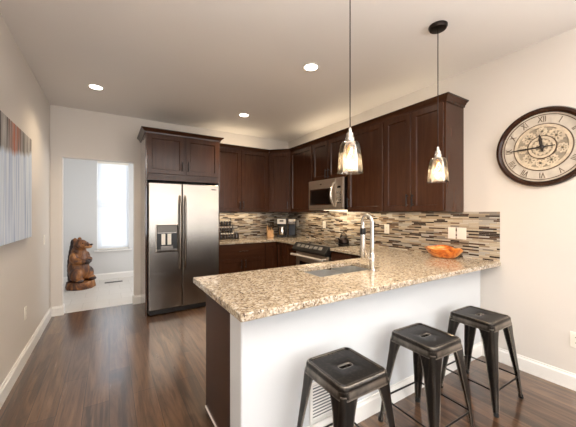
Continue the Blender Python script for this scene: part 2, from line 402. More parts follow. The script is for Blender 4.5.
# ------------------------------------------------------------------ shaker cabinets
def door_panel(mb, x0, x1, z0, z1, y, t=0.02, st=0.058, dp=0.013):
    r = lambda i, yy: [(x0+i, yy, z0+i), (x1-i, yy, z0+i), (x1-i, yy, z1-i), (x0+i, yy, z1-i)]
    mb.loft([r(0, y), r(0, y-t+0.003), r(0.003, y-t), r(st, y-t), r(st+0.006, y-t+dp), ], (True, True)); return mb
def pull(x, z, y, L, horiz=False):
    m = MB(); r = 0.0055; off = 0.030
    a, b = ((x-L/2, y-off, z), (x+L/2, y-off, z)) if horiz else ((x, y-off, z-L/2), (x, y-off, z+L/2))
    m.tube([a, b], r, 8)
    for k in (-0.36, 0.36):
        p = (x+L*k, y, z) if horiz else (x, y, z+L*k)
        m.cyl(p, (p[0], y-off, p[2]), r*0.8, n=8)
    return m
def cabinet(name, label, loc, rz, W, D, z0, z1, doors, kick=False, drawers=(), open_top=False, handle_len=0.13, bodymat='wood', group=None):
    """local frame: back on y=0, front towards -y, x along the width"""
    t = thing(name, label, 'cabinet', loc, rz, group)
    b = MB()
    g = 0.0015
    if kick:
        b.box((g, -D, z0+0.10), (W-g, 0, z1) if not open_top else (W-g, 0, z1-0.3)); b.box((g, -D+0.06, z0), (W-g, 0, z0+0.10))
        if open_top:
            b.box((g, -D, z1-0.3), (W-g, -D+0.02, z1)).box((g, -0.02, z1-0.3), (W-g, 0, z1)).box((g, -D+0.02, z1-0.3), (0.02, -0.02, z1)).box((W-0.02, -D+0.02, z1-0.3), (W-g, -0.02, z1))
    else: b.box((g, -D, z0), (W-g, 0, z1))
    b.build('body', bodymat, t)
    for (x0, x1, a0, a1, hx, hz) in doors:
        d = door_panel(MB(), x0, x1, a0, a1, -D).build('door', 'wood', t, 0.0012)
        if hx is not None: pull(hx, hz, -D-0.02, handle_len).build('handle', 'black', d, smooth=True)
    for (x0, x1, a0, a1) in drawers:
        m = MB(); m.box((x0, -D-0.02, a0), (x1, -D, a1)); d = m.build('drawer', 'wood_h', t, 0.003)
        pull((x0+x1)/2, (a0+a1)/2, -D-0.02, 0.16, True).build('handle', 'steel', d, smooth=True)
    return t
UZ0, UZ1, UD = 1.372, 2.425, 0.33
FX = XR-UD
# crown moulding path
PROF = [(0.0, -0.062), (0.010, -0.062), (0.014, -0.045), (0.030, -0.022), (0.044, -0.012), (0.050, -0.010), (0.050, 0.0), (0.0, 0.0)]
CZ = 2.478
def run_offsets(pts):
    pts = [Vector(p) for p in pts]; out = []
    for i, p in enumerate(pts):
        ns = []
        if i > 0: d = (p-pts[i-1]).normalized(); ns.append(Vector((d.y, -d.x)))
        if i < len(pts)-1: d = (pts[i+1]-p).normalized(); ns.append(Vector((d.y, -d.x)))
        if len(ns) == 2:
            k = (ns[0]+ns[1]).normalized(); out.append(k/k.dot(ns[0]))
        else: out.append(ns[0])
    return pts, out
def crown(parent, pts, offs, i0, i1):
    P = [[Vector((p.x+o.x*d, p.y+o.y*d, CZ+z)) for d, z in PROF] for p, o in zip(pts[i0:i1+1], offs[i0:i1+1])]
    for A, B, p, q in ((P[0], P[1], pts[i0], pts[i0+1]), (P[-1], P[-2], pts[i1], pts[i1-1])):
        k = (Vector((q.x-p.x, q.y-p.y, 0))).normalized()*0.001
        for v in A: v += k
    m = MB().loft(P)
    # riser between the doors and the crown
    return m.build('crown_moulding', 'wood_h', parent, world=True)
upath = [(1.402, YB-UD), (2.42, YB-UD), (FX, 4.21), (FX, 3.57), (FX, 2.80), (FX, 2.205), (FX, 1.49), (XR-0.005, 1.49)]
UP, UO = run_offsets(upath)
hz_ = UZ0+0.12
dz0, dz1 = UZ0+0.006, UZ1-0.012
u1 = cabinet('upper_cabinet', 'two-door dark wall cabinet between the fridge and the corner', (1.402, YB-0.005, 0), 0, 1.016, UD-0.005, UZ0, UZ1,
    [(0.01, 0.475, dz0, dz1, 0.447, hz_), (0.481, 0.985, dz0, dz1, 0.510, hz_)])
crown(u1, UP, UO, 0, 1)
# diagonal corner cabinet
u2 = thing('corner_upper_cabinet', 'diagonal corner wall cabinet above the coffee maker', 'cabinet', (XR, YB, 0))
MB().loft([[(2.42, YB-UD, z), (FX, 4.212, z), (XR-0.005, 4.212, z), (XR-0.005, YB-0.005, z), (2.42, YB-0.005, z)] for z in (UZ0, UZ1)]).build('body', 'wood', u2, world=True)
L = math.hypot(FX-2.42, YB-UD-4.21); ang = math.atan2(4.21-(YB-UD), FX-2.42)
mt = Matrix.Translation((2.42, YB-UD, 0)) @ Matrix.Rotation(ang, 4, 'Z')
m = door_panel(MB(), 0.02, L-0.02, dz0, dz1, 0); bmesh.ops.transform(m.bm, matrix=mt, verts=m.bm.verts)
d = m.build('door', 'wood', u2, 0.0012, world=True)
m = pull(L-0.048, hz_, -0.02, 0.13); bmesh.ops.transform(m.bm, matrix=mt, verts=m.bm.verts); m.build('handle', 'black', d, smooth=True, world=True)
crown(u2, UP, UO, 1, 2)
def rcab(name, label, ya, yb, z0, doors): return cabinet(name, label, (XR-0.005, ya, 0), R(-90), ya-yb, UD-0.005, z0, UZ1, doors)
u3 = rcab('upper_cabinet', 'narrow single-door dark wall cabinet left of the microwave', 4.21, 3.57, UZ0, [(0.02, 0.63, dz0, dz1, 0.595, hz_)]); crown(u3, UP, UO, 2, 3)
u4 = rcab('upper_cabinet', 'short two-door dark wall cabinet directly above the microwave', 3.57, 2.80, 1.842, [(0.01, 0.382, 1.85, dz1, 0.355, 1.93), (0.388, 0.76, 1.85, dz1, 0.415, 1.93)]); crown(u4, UP, UO, 3, 4)
u5 = rcab('upper_cabinet', 'tall single-door dark wall cabinet just right of the microwave', 2.80, 2.205, UZ0, [(0.01, 0.585, dz0, dz1, 0.042, hz_)]); crown(u5, UP, UO, 4, 5)
u6 = rcab('upper_cabinet', 'two-door dark wall cabinet at the open end, nearest the clock', 2.205, 1.49, UZ0, [(0.010, 0.352, dz0, dz1, 0.322, hz_), (0.358, 0.700, dz0, dz1, 0.388, hz_)]); crown(u6, UP, UO, 5, 7)
# fridge surround
FXa, FXb, FY = 0.400, 1.400, 4.155
fs = thing('fridge_cabinet', 'dark tall cabinet surround enclosing the fridge, two doors above it', 'cabinet', (FXa, YB, 0))
MB().box((FXa, FY, 0), (FXa+0.022, YB-0.005, 2.425)).build('side_panel', 'wood_gloss', fs, 0.002, world=True)
MB().box((FXb-0.020, FY, 0), (FXb, YB-0.005, 2.425)).build('side_panel', 'wood_gloss', fs, 0.002, world=True)
MB().box((FXa+0.022, FY, 1.80), (FXb-0.02, YB-0.005, 2.425)).build('body', 'wood', fs, world=True)
mid = (FXa+FXb)/2
for x0, x1, hx in ((FXa+0.02, mid-0.012, mid-0.042), (mid+0.012, FXb-0.02, mid+0.042)):
    d = door_panel(MB(), x0, x1, 1.885, 2.408, FY).build('door', 'wood', fs, 0.0012, world=True)
    pull(hx, 2.00, FY-0.02, 0.13).build('handle', 'black', d, smooth=True, world=True)
FP, FO = run_offsets([(FXa, YB-0.005), (FXa, FY), (FXb, FY), (FXb, YB-UD-0.055)])
crown(fs, FP, FO, 0, 3)

def strip(parent, name, loc, rot, sx, sy, power, z_in):
    a = area('cabinet_strip_fill', loc, rot, sx, sy, power, (1.0, 0.80, 0.55)); return a
for cx, cy, sx, sy, pw in ((1.9, YB-0.10, 0.9, 0.03, 1.7), (XR-0.10, 3.90, 0.03, 0.5, 1.2), (XR-0.10, 2.50, 0.03, 0.5, 0.9), (XR-0.10, 1.85, 0.03, 0.6, 0.6)):
    strip(None, '', (cx, cy, UZ0-0.010), (0, 0, 0), sx, sy, pw, 0)          # unseen strips added under the wall cabinets to brighten the backsplash
for cx, cy, sx, sy, pw in ((1.9, YB-0.17, 0.9, 0.05, 1.5), (XR-0.17, 3.5, 0.05, 1.2, 1.8), (XR-0.17, 2.2, 0.05, 1.2, 1.0)):
    strip(None, '', (cx, cy, 2.44), (PI, 0, 0), sx, sy, pw, 0)              # unseen strips added on top of the wall cabinets to brighten the ceiling
# base cabinets
BD = 0.61; BZ = 0.874
b1 = cabinet('base_cabinet', 'dark base cabinet with one wide drawer beside the fridge', (1.402, YB-0.004, 0), 0, 0.778, BD, 0, BZ,
    [(0.01, 0.385, 0.12, 0.645, 0.352, 0.56), (0.391, 0.768, 0.12, 0.645, 0.424, 0.56)], True, [(0.01, 0.768, 0.668, 0.855)])
b2 = thing('corner_base_cabinet', 'dark corner base cabinet with bifold door under the coffee maker', 'cabinet', (XR, YB, 0))
MB().loft([[(2.182, YB-BD, z), (2.42, YB-BD, z), (2.42, 3.572, z), (XR-0.005, 3.572, z), (XR-0.005, YB-0.005, z), (2.182, YB-0.005, z)] for z in (0.10, BZ)]).build('body', 'wood', b2, world=True)
MB().loft([[(2.182, YB-BD+0.06, z), (2.48, YB-BD+0.06, z), (2.48, 3.572, z), (XR-0.005, 3.572, z), (XR-0.005, YB-0.005, z), (2.182, YB-0.005, z)] for z in (0.0, 0.10)]).build('toe_kick', 'wood_in', b2, world=True)
door_panel(MB(), 2.20, 2.396, 0.12, 0.855, YB-BD).build('door', 'wood', b2, 0.0012, world=True)
for ya, yb in ((4.185, 3.90), (3.89, 3.585)):
    m = door_panel(MB(), 0, ya-yb, 0.12, 0.855, 0); bmesh.ops.transform(m.bm, matrix=Matrix.Translation((2.42, ya, 0)) @ Matrix.Rotation(R(-90), 4, 'Z'), verts=m.bm.verts)
    d = m.build('door', 'wood', b2, 0.0012, world=True)
b3 = cabinet('base_cabinet', 'dark base cabinet right of the range, partly behind the peninsula', (XR-0.004, 2.798, 0), R(-90), 0.75, BD, 0, BZ,
    [(0.01, 0.37, 0.12, 0.645, 0.34, 0.56)], True, [(0.01, 0.37, 0.668, 0.855)])
# peninsula cabinets (fronts face the kitchen)
EX = 0.575
b4 = cabinet('sink_base_cabinet', 'dark sink base cabinet in the peninsula with flat end panel', (2.04, PY1+0.002, 0), R(180), 2.04-EX-0.02, 0.49, 0, BZ,
    [(0.01, 0.36, 0.12, 0.855, 0.33, 0.74), (0.366, 0.72, 0.12, 0.855, 0.40, 0.74), (0.73, 1.08, 0.12, 0.855, 1.05, 0.74), (1.086, 1.42, 0.12, 0.855, 1.12, 0.74)], True, open_top=True)
MB().box((EX, PY1+0.002, 0), (EX+0.019, 2.0, BZ)).build('end_panel', 'wood', b4, 0.0015, world=True)
MB().box((EX-0.006, PY1+0.002, 0), (EX, 2.0, 0.012)).build('base_strip', 'trim', b4, world=True)

# ------------------------------------------------------------------ worktop, backsplash
CZ0, CZ1 = 0.876, 0.914
SX0, SX1, SY0, SY1 = 1.25, 1.89, 1.565, 1.90
xs = [0.49, SX0, SX1, 2.385, XR-0.002]; ys = [1.17, SY0, SY1, 2.02, 2.797]
def inc(x, y):
    if SX0 < x < SX1 and SY0 < y < SY1: return False
    return y < 2.02 or x > 2.385
o = tag(MB().cells(xs, ys, inc, CZ0, CZ1).build('worktop', 'granite', None, 0.006, seg=3), 'L-shaped speckled beige granite worktop on the peninsula with the sink', 'countertop')
xs = [1.403, 2.385, XR-0.002]; ys = [3.573, 4.175, YB-0.002]
tag(MB().cells(xs, ys, lambda x, y: y > 4.175 or x > 2.385, CZ0, CZ1).build('worktop', 'granite', None, 0.006, seg=3), 'speckled beige granite worktop in the back corner left of the range', 'countertop')
tag(MB().box((XR-0.010, 1.178, CZ1+0.001), (XR-0.001, YB-0.011, UZ0-0.001)).build('backsplash', 'mosaic_y'), 'thin strip mosaic backsplash running along the right wall', 'backsplash')
tag(MB().box((1.403, YB-0.010, CZ1+0.001), (XR-0.001, YB-0.001, UZ0-0.001)).build('backsplash', 'mosaic_x'), 'thin strip mosaic backsplash on the back wall beside the fridge', 'backsplash')

# ------------------------------------------------------------------ fridge
fr = thing('refrigerator', 'side-by-side stainless steel refrigerator with water dispenser', 'refrigerator', (0.435, YB-0.03, 0))
F0, F1, FS = 0.432, 1.372, 0.853
MB().box((F0, 4.16, 0.02), (F1, YB-0.03, 1.745)).build('body', 'grey', fr, 0.004, world=True)
MB().box((F0+0.01, 4.125, 0.012), (F1-0.01, 4.16, 0.075)).build('toe_grille', 'black', fr, 0.003, world=True)
dl = MB().box((F0, 4.095, 0.08), (FS-0.003, 4.158, 1.76)).build('door', 'steel', fr, 0.010, world=True, seg=3)
dr = MB().box((FS+0.003, 4.095, 0.08), (F1, 4.158, 1.76)).build('door', 'steel', fr, 0.010, world=True, seg=3)
for dd, hx, sgn in ((dl, FS-0.035, -1), (dr, FS+0.035, 1)):
    pts = []
    for k in range(17):
        q = k/16; z = 0.60+q*1.00
        pts.append((hx+sgn*0.0, 4.083-0.052*math.sin(PI*q)**0.5 if 0 < q < 1 else 4.097, z))
    MB().tube(pts, 0.013, 10).build('handle', 'steel', dd, smooth=True, world=True)
dx0, dx1, dq0, dq1 = 0.515, 0.800, 0.835, 1.215
dp = MB()
r = lambda i, y: [(dx0+i, y, dq0+i), (dx1-i, y, dq0+i), (dx1-i, y, dq1-i), (dx0+i, y, dq1-i)]
dp.loft([r(0, 4.096), r(0.0, 4.086), r(0.014, 4.084), r(0.020, 4.092)], (True, True))
dpo = dp.build('water_dispenser', 'steel', dl, world=True)
MB().box((dx0+0.02, 4.088, dq0+0.045), (dx1-0.02, 4.0935, dq1-0.125)).build('recess', 'black', dpo, world=True)
MB().box((dx0+0.02, 4.084, dq1-0.118), (dx1-0.02, 4.0935, dq1-0.02)).build('control_panel', 'grey', dpo, 0.003, world=True)
for x in (0.585, 0.66): MB().box((x, 4.079, dq0+0.10), (x+0.048, 4.090, dq1-0.135)).build('paddle', 'white_plastic', dpo, 0.003, world=True)
MB().box((dx0+0.06, 4.070, dq0+0.030), (dx1-0.07, 4.092, dq0+0.085)).build('drip_tray', 'steel', dpo, 0.004, world=True)
MB().box((1.255, 4.0935, 1.690), (1.325, 4.0955, 1.703)).build('badge', 'darkmetal', dr, world=True)

# ------------------------------------------------------------------ microwave
mw = thing('microwave', 'stainless over-the-range microwave mounted under the short cabinet', 'microwave', (XR-0.003, 3.566, 1.402), R(-90))
WM, DM, HM = 0.764, 0.382, 0.437
MB().box((0, -DM, 0), (WM, 0, HM)).build('body', 'darkmetal', mw, 0.003)
md = MB().box((0, -DM-0.03, 0.028), (WM-0.155, -DM, HM)).build('door', 'steel_b', mw, 0.006)
MB().box((0.05, -DM-0.033, 0.085), (WM-0.235, -DM-0.029, 0.295)).build('window', 'blackglass', md, 0.004)
f = MB()
for a, b in (((0.035, 0.07), (0.05, 0.31)), ((WM-0.235, 0.07), (WM-0.22, 0.31)), ((0.05, 0.07), (WM-0.235, 0.085)), ((0.05, 0.295), (WM-0.235, 0.31))):
    f.box((a[0], -DM-0.034, a[1]), (b[0], -DM-0.029, b[1]))
f.build('window_frame', 'chrome', md)
pts = [(WM-0.175, -DM-0.03-0.065*math.sin(PI*k/14)**0.8, 0.045+k/14*0.33) for k in range(15)]
MB().tube(pts, [0.012+0.006*math.sin(PI*k/14) for k in range(15)], 10).build('handle', 'chrome', md, smooth=True)
bo = MB().lathe([(0.0001, 0), (0.022, 0), (0.022, 0.002), (0.0001, 0.002)], n=20, sy=0.45).build('badge', 'chrome', md)
bo.rotation_euler = (R(90), 0, 0); bo.location = (0.30, -DM-0.030, 0.375)
cp = MB().box((WM-0.152, -DM-0.03, 0.028), (WM, -DM, HM)).build('control_panel', 'steel_b', mw, 0.004)
MB().box((WM-0.115, -DM-0.032, 0.295), (WM-0.045, -DM-0.029, 0.322)).build('display', 'blackglass', cp)
k_ = MB()
for i in range(3):
    for j in range(5): k_.box((WM-0.125+i*0.033, -DM-0.0315, 0.085+j*0.036), (WM-0.100+i*0.033, -DM-0.029, 0.108+j*0.036))
k_.build('keypad', 'steel', cp)
MB().box((0, -DM-0.028, 0.0), (WM, -DM, 0.025)).build('vent_grille', 'steel_b', mw, 0.003)
lm = MB().box((0.15, -0.24, -0.004), (0.60, -0.17, 0.0)).build('task_light', emit('microwave_task_light', (1.0, 0.84, 0.60), 3.0), mw)
tl = area('task_lamp', (XR-0.20, 3.18, 1.395), (0, 0, 0), 0.10, 0.5, 5.0, (1.0, 0.83, 0.60)); tl.rotation_euler = (0, R(-28), 0)

# ------------------------------------------------------------------ range
rg = thing('range', 'stainless and black slide-in range under the microwave', 'stove', (XR-0.012, 3.568, 0), R(-90))
WR = 0.766
MB().box((0, -0.60, 0.08), (WR, 0, 0.905)).box((0.02, -0.55, 0), (WR-0.02, -0.03, 0.08)).build('body', 'darkmetal', rg, 0.003)
MB().box((-0.0, -0.62, 0.906), (WR, -0.0, 0.924)).build('cooktop', 'blackglass', rg, 0.005)
for bx, by, br_ in ((0.20, -0.17, 0.085), (0.57, -0.17, 0.105), (0.20, -0.43, 0.105), (0.57, -0.43, 0.085)):
    MB().lathe([(br_-0.004, 0), (br_, 0), (br_, 0.0012), (br_-0.004, 0.0012)], (bx, by, 0.9235), 40, closed=True).build('burner_ring', 'grey', rg)
cpn = MB().loft([[(x, -0.60, 0.80), (x, -0.690, 0.80), (x, -0.715, 0.835), (x, -0.640, 0.926), (x, -0.60, 0.924)] for x in (0, WR)]).build('control_panel', 'black', rg, 0.004)
# sloping face normal
def slope(u, q): return (u, -0.715+0.075*q, 0.835+0.091*q)
nv = Vector((0, -0.77, 0.635))
for i in range(6):
    u0 = 0.09+i*0.10; u1_ = u0+0.072
    lo = [Vector(slope(u0, 0.38)), Vector(slope(u1_, 0.38)), Vector(slope(u1_, 0.80)), Vector(slope(u0, 0.80))]
    MB().loft([[p - nv*0.003 for p in lo], [p + nv*0.003 for p in lo]]).build('touch_key', 'grey', cpn)
od = MB().box((0.005, -0.64, 0.27), (WR-0.005, -0.60, 0.79)).build('oven_door', 'steel_b', rg, 0.006)
MB().box((0.10, -0.643, 0.36), (WR-0.10, -0.638, 0.66)).build('window', 'blackglass', od)
hp = MB().tube([(0.02, -0.735, 0.755), (WR-0.02, -0.735, 0.755)], 0.017, 10)
for x in (0.07, WR-0.07): hp.cyl((x, -0.735, 0.755), (x, -0.638, 0.755), 0.010, n=8)
M['handle_steel'] = plain('satin_handle_steel', (226, 216, 206), 0.38, 0.55, 0.03)
hp.build('handle', 'handle_steel', od, smooth=True)
MB().box((0.005, -0.64, 0.09), (WR-0.005, -0.60, 0.26)).build('drawer', 'steel_b', rg, 0.006)

# ------------------------------------------------------------------ sink and faucet
sk = thing('kitchen_sink', 'stainless double-bowl undermount sink set in the granite peninsula', 'sink', ((SX0+SX1)/2, (SY0+SY1)/2, 0.68))
def rrect(x0, x1, y0, y1, r, z, n=5):
    pts = []
    for cx, cy, a0 in ((x1-r, y1-r, 0), (x0+r, y1-r, 90), (x0+r, y0+r, 180), (x1-r, y0+r, 270)):
        for k in range(n+1):
            a = R(a0+90*k/n); pts.append((cx+r*math.cos(a), cy+r*math.sin(a), z))
    return pts
dv = SX0+0.36
for x0, x1, dep in ((SX0-0.005, dv-0.006, 0.19), (dv+0.006, SX1+0.005, 0.16)):
    y0, y1 = SY0-0.005, SY1+0.005; zt = 0.874; m = MB()
    m.loft([rrect(x0-0.006, x1+0.006, y0-0.012, y1+0.012, 0.07, zt), rrect(x0, x1, y0, y1, 0.065, zt), rrect(x0+0.006, x1-0.006, y0+0.006, y1-0.006, 0.06, zt-dep*0.85),
            rrect(x0+0.03, x1-0.03, y0+0.03, y1-0.03, 0.05, zt-dep), rrect(x0+0.03, x1-0.03, y0+0.03, y1-0.03, 0.05, zt-dep-0.003),
            rrect(x0+0.002, x1-0.002, y0+0.002, y1-0.002, 0.06, zt-dep*0.85-0.003), rrect(x0-0.006, x1+0.006, y0-0.012, y1+0.012, 0.07, zt-0.004)], (False, False))
    bm = m.bm; bm.verts.ensure_lookup_table()
    n = 24
    bm.faces.new([bm.verts[3*n+i] for i in range(n)]); bm.faces.new([bm.verts[4*n+i] for i in range(n)][::-1])
    L0 = [bm.verts[i] for i in range(n)]; L6 = [bm.verts[6*n+i] for i in range(n)]
    for i in range(n): bm.faces.new((L6[i], L6[(i+1) % n], L0[(i+1) % n], L0[i]))
    b_ = m.build('bowl', 'sinksteel', sk, smooth=True, world=True)
    MB().lathe([(0.0001, 0.004), (0.035, 0.004), (0.042, 0.0), (0.0001, 0.0)], ((x0+x1)/2, (y0+y1)/2, zt-dep), 24).build('drain', 'chrome', b_, smooth=True, world=True)
fc = thing('faucet', 'tall arched chrome pull-down faucet standing beside the sink', 'faucet', (1.715, 1.515, CZ1+0.001), R(8))
MB().lathe([(0.030, 0), (0.030, 0.006), (0.024, 0.012), (0.021, 0.07), (0.021, 0.13), (0.016, 0.14)], n=24).build('base', 'chrome', fc, smooth=True)
pts = [(0, 0, 0.13), (0, 0, 0.37)] + [(0, 0.042-0.042*math.cos(PI*k/12), 0.37+0.055*math.sin(PI*k/12)) for k in range(1, 13)] + [(0, 0.084, 0.33)]
MB().tube(pts, 0.0155, 12).build('spout', 'chrome', fc, smooth=True)
MB().lathe([(0.015, 0.345), (0.020, 0.335), (0.021, 0.24), (0.024, 0.14), (0.021, 0.09), (0.014, 0.088)], (0, 0.084, 0), 16).build('spray_head', 'chrome', fc, smooth=True)
MB().lathe([(0.0215, 0), (0.0235, 0.008), (0.0235, 0.042), (0.0205, 0.05)], (0, 0.084, 0.275), 16).build('spray_grip', 'black', fc, smooth=True)
m = MB(); m.cyl((0, 0, 0.09), (-0.045, 0.0, 0.09), 0.012, n=12); m.tube([(-0.045, 0, 0.09), (-0.065, 0.005, 0.12), (-0.085, 0.01, 0.17)], [0.009, 0.007, 0.006], 8)
m.build('lever', 'chrome', fc, smooth=True)

# ------------------------------------------------------------------ stools
def stool():
    t = thing('bar_stool', '', 'stool', (0, 0, 0), 0, 'metal stools at the peninsula')
    N_ = 32
    def rsq(hs, r, z):
        pts = []
        for cx, cy, a0 in ((1, 1, 0), (-1, 1, 90), (-1, -1, 180), (1, -1, 270)):
            for k in range(8):
                a = R(a0+90*(k+0.5)/8); pts.append((cx*(hs-r)+r*math.cos(a), cy*(hs-r)+r*math.sin(a), z))
        return pts
    def slot(hx, r, z):
        pts = []
        for cx, cy, a0 in ((1, 1, 0), (-1, 1, 90), (-1, -1, 180), (1, -1, 270)):
            for k in range(8):
                a = R(a0+90*(k+0.5)/8); pts.append((cx*(hx-r)+r*math.cos(a), cy*0.0015+r*math.sin(a), z))
        return pts
    Z = 0.595
    m = MB().loft([rsq(0.157, 0.038, Z-0.060), rsq(0.153, 0.038, Z-0.022), rsq(0.153, 0.038, Z-0.016), rsq(0.1505, 0.036, Z-0.006), rsq(0.145, 0.034, Z),
        rsq(0.133, 0.028, Z), rsq(0.128, 0.026, Z-0.005), rsq(0.126, 0.025, Z-0.0052), rsq(0.118, 0.022, Z-0.0052), rsq(0.08, 0.02, Z-0.0052), slot(0.043, 0.017, Z-0.0052), slot(0.040, 0.014, Z-0.006), slot(0.038, 0.012, Z-0.012), slot(0.043, 0.017, Z-0.014),
        rsq(0.138, 0.032, Z-0.014), rsq(0.149, 0.036, Z-0.024), rsq(0.154, 0.036, Z-0.060)], closed=True)
    m.build('seat', 'gun', t, smooth=True)
    for sx in (1, -1):
        for sy in (1, -1):
            def ring(c, w_, th, z):
                r_ = min(0.020, w_*0.45); A = [R(90-22.5*k) for k in range(5)]
                P = [(-w_, 0)] + [(-r_+r_*math.cos(a), -r_+r_*math.sin(a)) for a in A] + [(0, -w_), (-th, -w_)] + [(-r_+(r_-th)*math.cos(a), -r_+(r_-th)*math.sin(a)) for a in A[::-1]] + [(-w_, -th)]
                return [((c+px)*sx, (c+py)*sy, z) for px, py in P]
            lg = MB().loft([ring(0.152, 0.098, 0.004, Z-0.040), ring(0.1560, 0.084, 0.004, Z-0.075), ring(0.160, 0.070, 0.004, Z-0.13), ring(0.186, 0.042, 0.004, 0.20), ring(0.199, 0.026, 0.005, 0.016)]).build('leg', 'gun', t, smooth=True)
            mx = lambda a, b, z: (a*sx, b*sy, z)
            MB().cyl((0.190*sx, 0.190*sy, 0.0), (0.188*sx, 0.188*sy, 0.026), 0.016, 0.014, 12).build('foot_cap', 'rubber', lg)
    zb = 0.155; c = 0.186
    for a, b in (((-c, -c), (c, -c)), ((c, -c), (c, c)), ((c, c), (-c, c)), ((-c, c), (-c, -c))):
        dx, dy = b[0]-a[0], b[1]-a[1]; L_ = math.hypot(dx, dy); ux, uy = dx/L_*0.012, dy/L_*0.012
        # pull bars slightly inside the leg angle
        ix, iy = -dy/L_*0.006*-1, dx/L_*0.006*-1
        MB().tube([(a[0]+ux-ix, a[1]+uy-iy, zb), (b[0]-ux-ix, b[1]-uy-iy, zb)], 0.0055, 8).build('stretcher', 'stoolbar', t, smooth=True)
    # upper gussets under the seat
    return t
st = stool(); st.location = (1.01, 1.065, 0); st.rotation_euler = (0, 0, R(-1)); st['label'] = 'dark metal bar stool in front of the wall grille, nearest the counter end'
dup(st, (1.69, 1.063, 0), R(-2), 'dark metal bar stool standing between the two others at the peninsula')
dup(st, (2.385, 1.06, 0), R(-1), 'dark metal bar stool nearest the right wall with the clock')

# ------------------------------------------------------------------ pendants
def pendant(x, y, label):
    t = thing('pendant_light', label, 'pendant light', (x, y, H), 0, 'glass pendants over the peninsula')
    MB().lathe([(0.0001, 0), (0.066, 0), (0.066, -0.010), (0.058, -0.026), (0.012, -0.030), (0.0001, -0.030)], n=32).build('canopy', 'darkmetal', t, smooth=True)
    zt = 1.80-H
    MB().cyl((0, 0, -0.03), (0, 0, zt+0.03), 0.0032, n=8).build('cord', 'darkmetal', t, smooth=True)
    MB().lathe([(0.0035, 0.065), (0.010, 0.055), (0.011, 0.035), (0.020, 0.028), (0.022, 0.006), (0.027, 0.0), (0.027, -0.022), (0.022, -0.028), (0.0001, -0.028)], (0, 0, zt), 24, caps=(True, True)).build('socket', 'chrome', t, smooth=True)
    zb = 1.595-H; th = 0.0028
    prof = [(0.026, zt-0.018), (0.047, zt-0.024), (0.057, zt-0.038), (0.062, zt-0.062), (0.066, zt-0.100), (0.0695, zt-0.140), (0.0735, zb+0.010), (0.0765, zb)]
    inner = [(r-th, z-(0.001 if i == 0 else 0)) for i, (r, z) in enumerate(prof)][::-1]
    MB().lathe(prof+inner, n=40, closed=True).build('glass_shade', 'glass', t, smooth=True)
    bz = zt-0.028
    bo = MB().lathe([(0.012, bz), (0.013, bz-0.018), (0.022, bz-0.045), (0.026, bz-0.070), (0.022, bz-0.095), (0.010, bz-0.112), (0.0005, bz-0.116)], n=24).build('bulb', glass('bulb_glass', (1.0, 0.86, 0.62), 0.0, ior=1.05), t, smooth=True)
    fm = MB(); pp = []
    for k in range(25):
        a = k/24; pp.append((0.012*math.cos(2*PI*a*3), 0.012*math.sin(2*PI*a*3), bz-0.028-0.062*abs(math.sin(PI*a*3))))
    fm.tube(pp, 0.0022, 6); fm.build('filament', 'filament', bo, smooth=True)
    l = bpy.data.lights.new('pendant_glow', 'POINT'); l.energy = 6.5; l.color = (1.0, 0.74, 0.46); l.shadow_soft_size = 0.02
    lo = bpy.data.objects.new('pendant_glow', l); COL.objects.link(lo); lo.parent = t; lo.location = (0, 0, bz-0.125)
pendant(1.203, 1.229, 'clear glass pendant light with long cord in front of the microwave')
pendant(2.116, 1.229, 'clear glass pendant light whose dark ceiling canopy shows, right one')

# ------------------------------------------------------------------ recessed lights
def can(x, y, label, power=22):
    t = thing('recessed_light', label, 'ceiling light', (x, y, H), 0, 'recessed ceiling lights')
    MB().lathe([(0.062, -0.001), (0.084, -0.001), (0.086, -0.004), (0.080, -0.007), (0.064, -0.004)], n=36, closed=True).build('trim_ring', 'canframe', t, smooth=True)
    MB().lathe([(0.0001, -0.001), (0.063, -0.001), (0.063, -0.0035), (0.0001, -0.0035)], n=36).build('lens', 'can', t)
    l = bpy.data.lights.new('downlight', 'SPOT'); l.energy = power*5; l.color = (1.0, 0.80, 0.56); l.spot_size = R(125); l.spot_blend = 1.0; l.shadow_soft_size = 0.06
    lo = bpy.data.objects.new('downlight', l); COL.objects.link(lo); lo.parent = t; lo.location = (0, 0, -0.02)
can(-0.126, 3.874, 'lit recessed ceiling light nearest the left wall', 13)
can(1.664, 2.231, 'lit recessed ceiling light over the peninsula, closest to the camera')
can(1.656, 3.841, 'lit recessed ceiling light between fridge and corner cabinets')

# ------------------------------------------------------------------ clock
ck = bpy.data.objects.new('wall_clock', None); COL.objects.link(ck); tag(ck, 'large round wall clock with dark wood rim and Roman numerals', 'clock')
ck.matrix_basis = Matrix(((0, 0, -1, XR-0.002), (-1, 0, 0, 0.875), (0, 1, 0, 1.90), (0, 0, 0, 1)))
RC = 0.325
M['clockwood'] = cabinet_wood('clock_rim_wood', 0.7)
M['cface'] = plain('aged_cream_face', (196, 186, 172), 0.6, var=0.12, scale=14)
M['cgold'] = plain('antique_cream_metal', (204, 188, 164), 0.45, 0.1, 0.15, 40)
M['cink'] = plain('faded_brown_ink', (92, 74, 58), 0.6, var=0.2)
M['cback'] = plain('tarnished_clock_centre', (150, 138, 120), 0.6, var=0.2)
M['chand'] = plain('dark_clock_hand', (40, 30, 24), 0.5)
MB().lathe([(RC-0.045, 0), (RC, 0), (RC, 0.020), (RC-0.008, 0.036), (RC-0.026, 0.040), (RC-0.040, 0.030), (RC-0.045, 0.018)], n=72, closed=True).build('rim', 'clockwood', ck, smooth=True)
MB().lathe([(0.0001, 0.002), (RC-0.043, 0.002), (RC-0.043, 0.012), (0.0001, 0.012)], n=72).build('face', 'cface', ck)
def ring(name, r0, r1, z0, z1, mat, n=64): return MB().lathe([(r0, z0), (r1, z0), (r1, z1), (r0, z1)], n=n, closed=True).build(name, mat, ck)
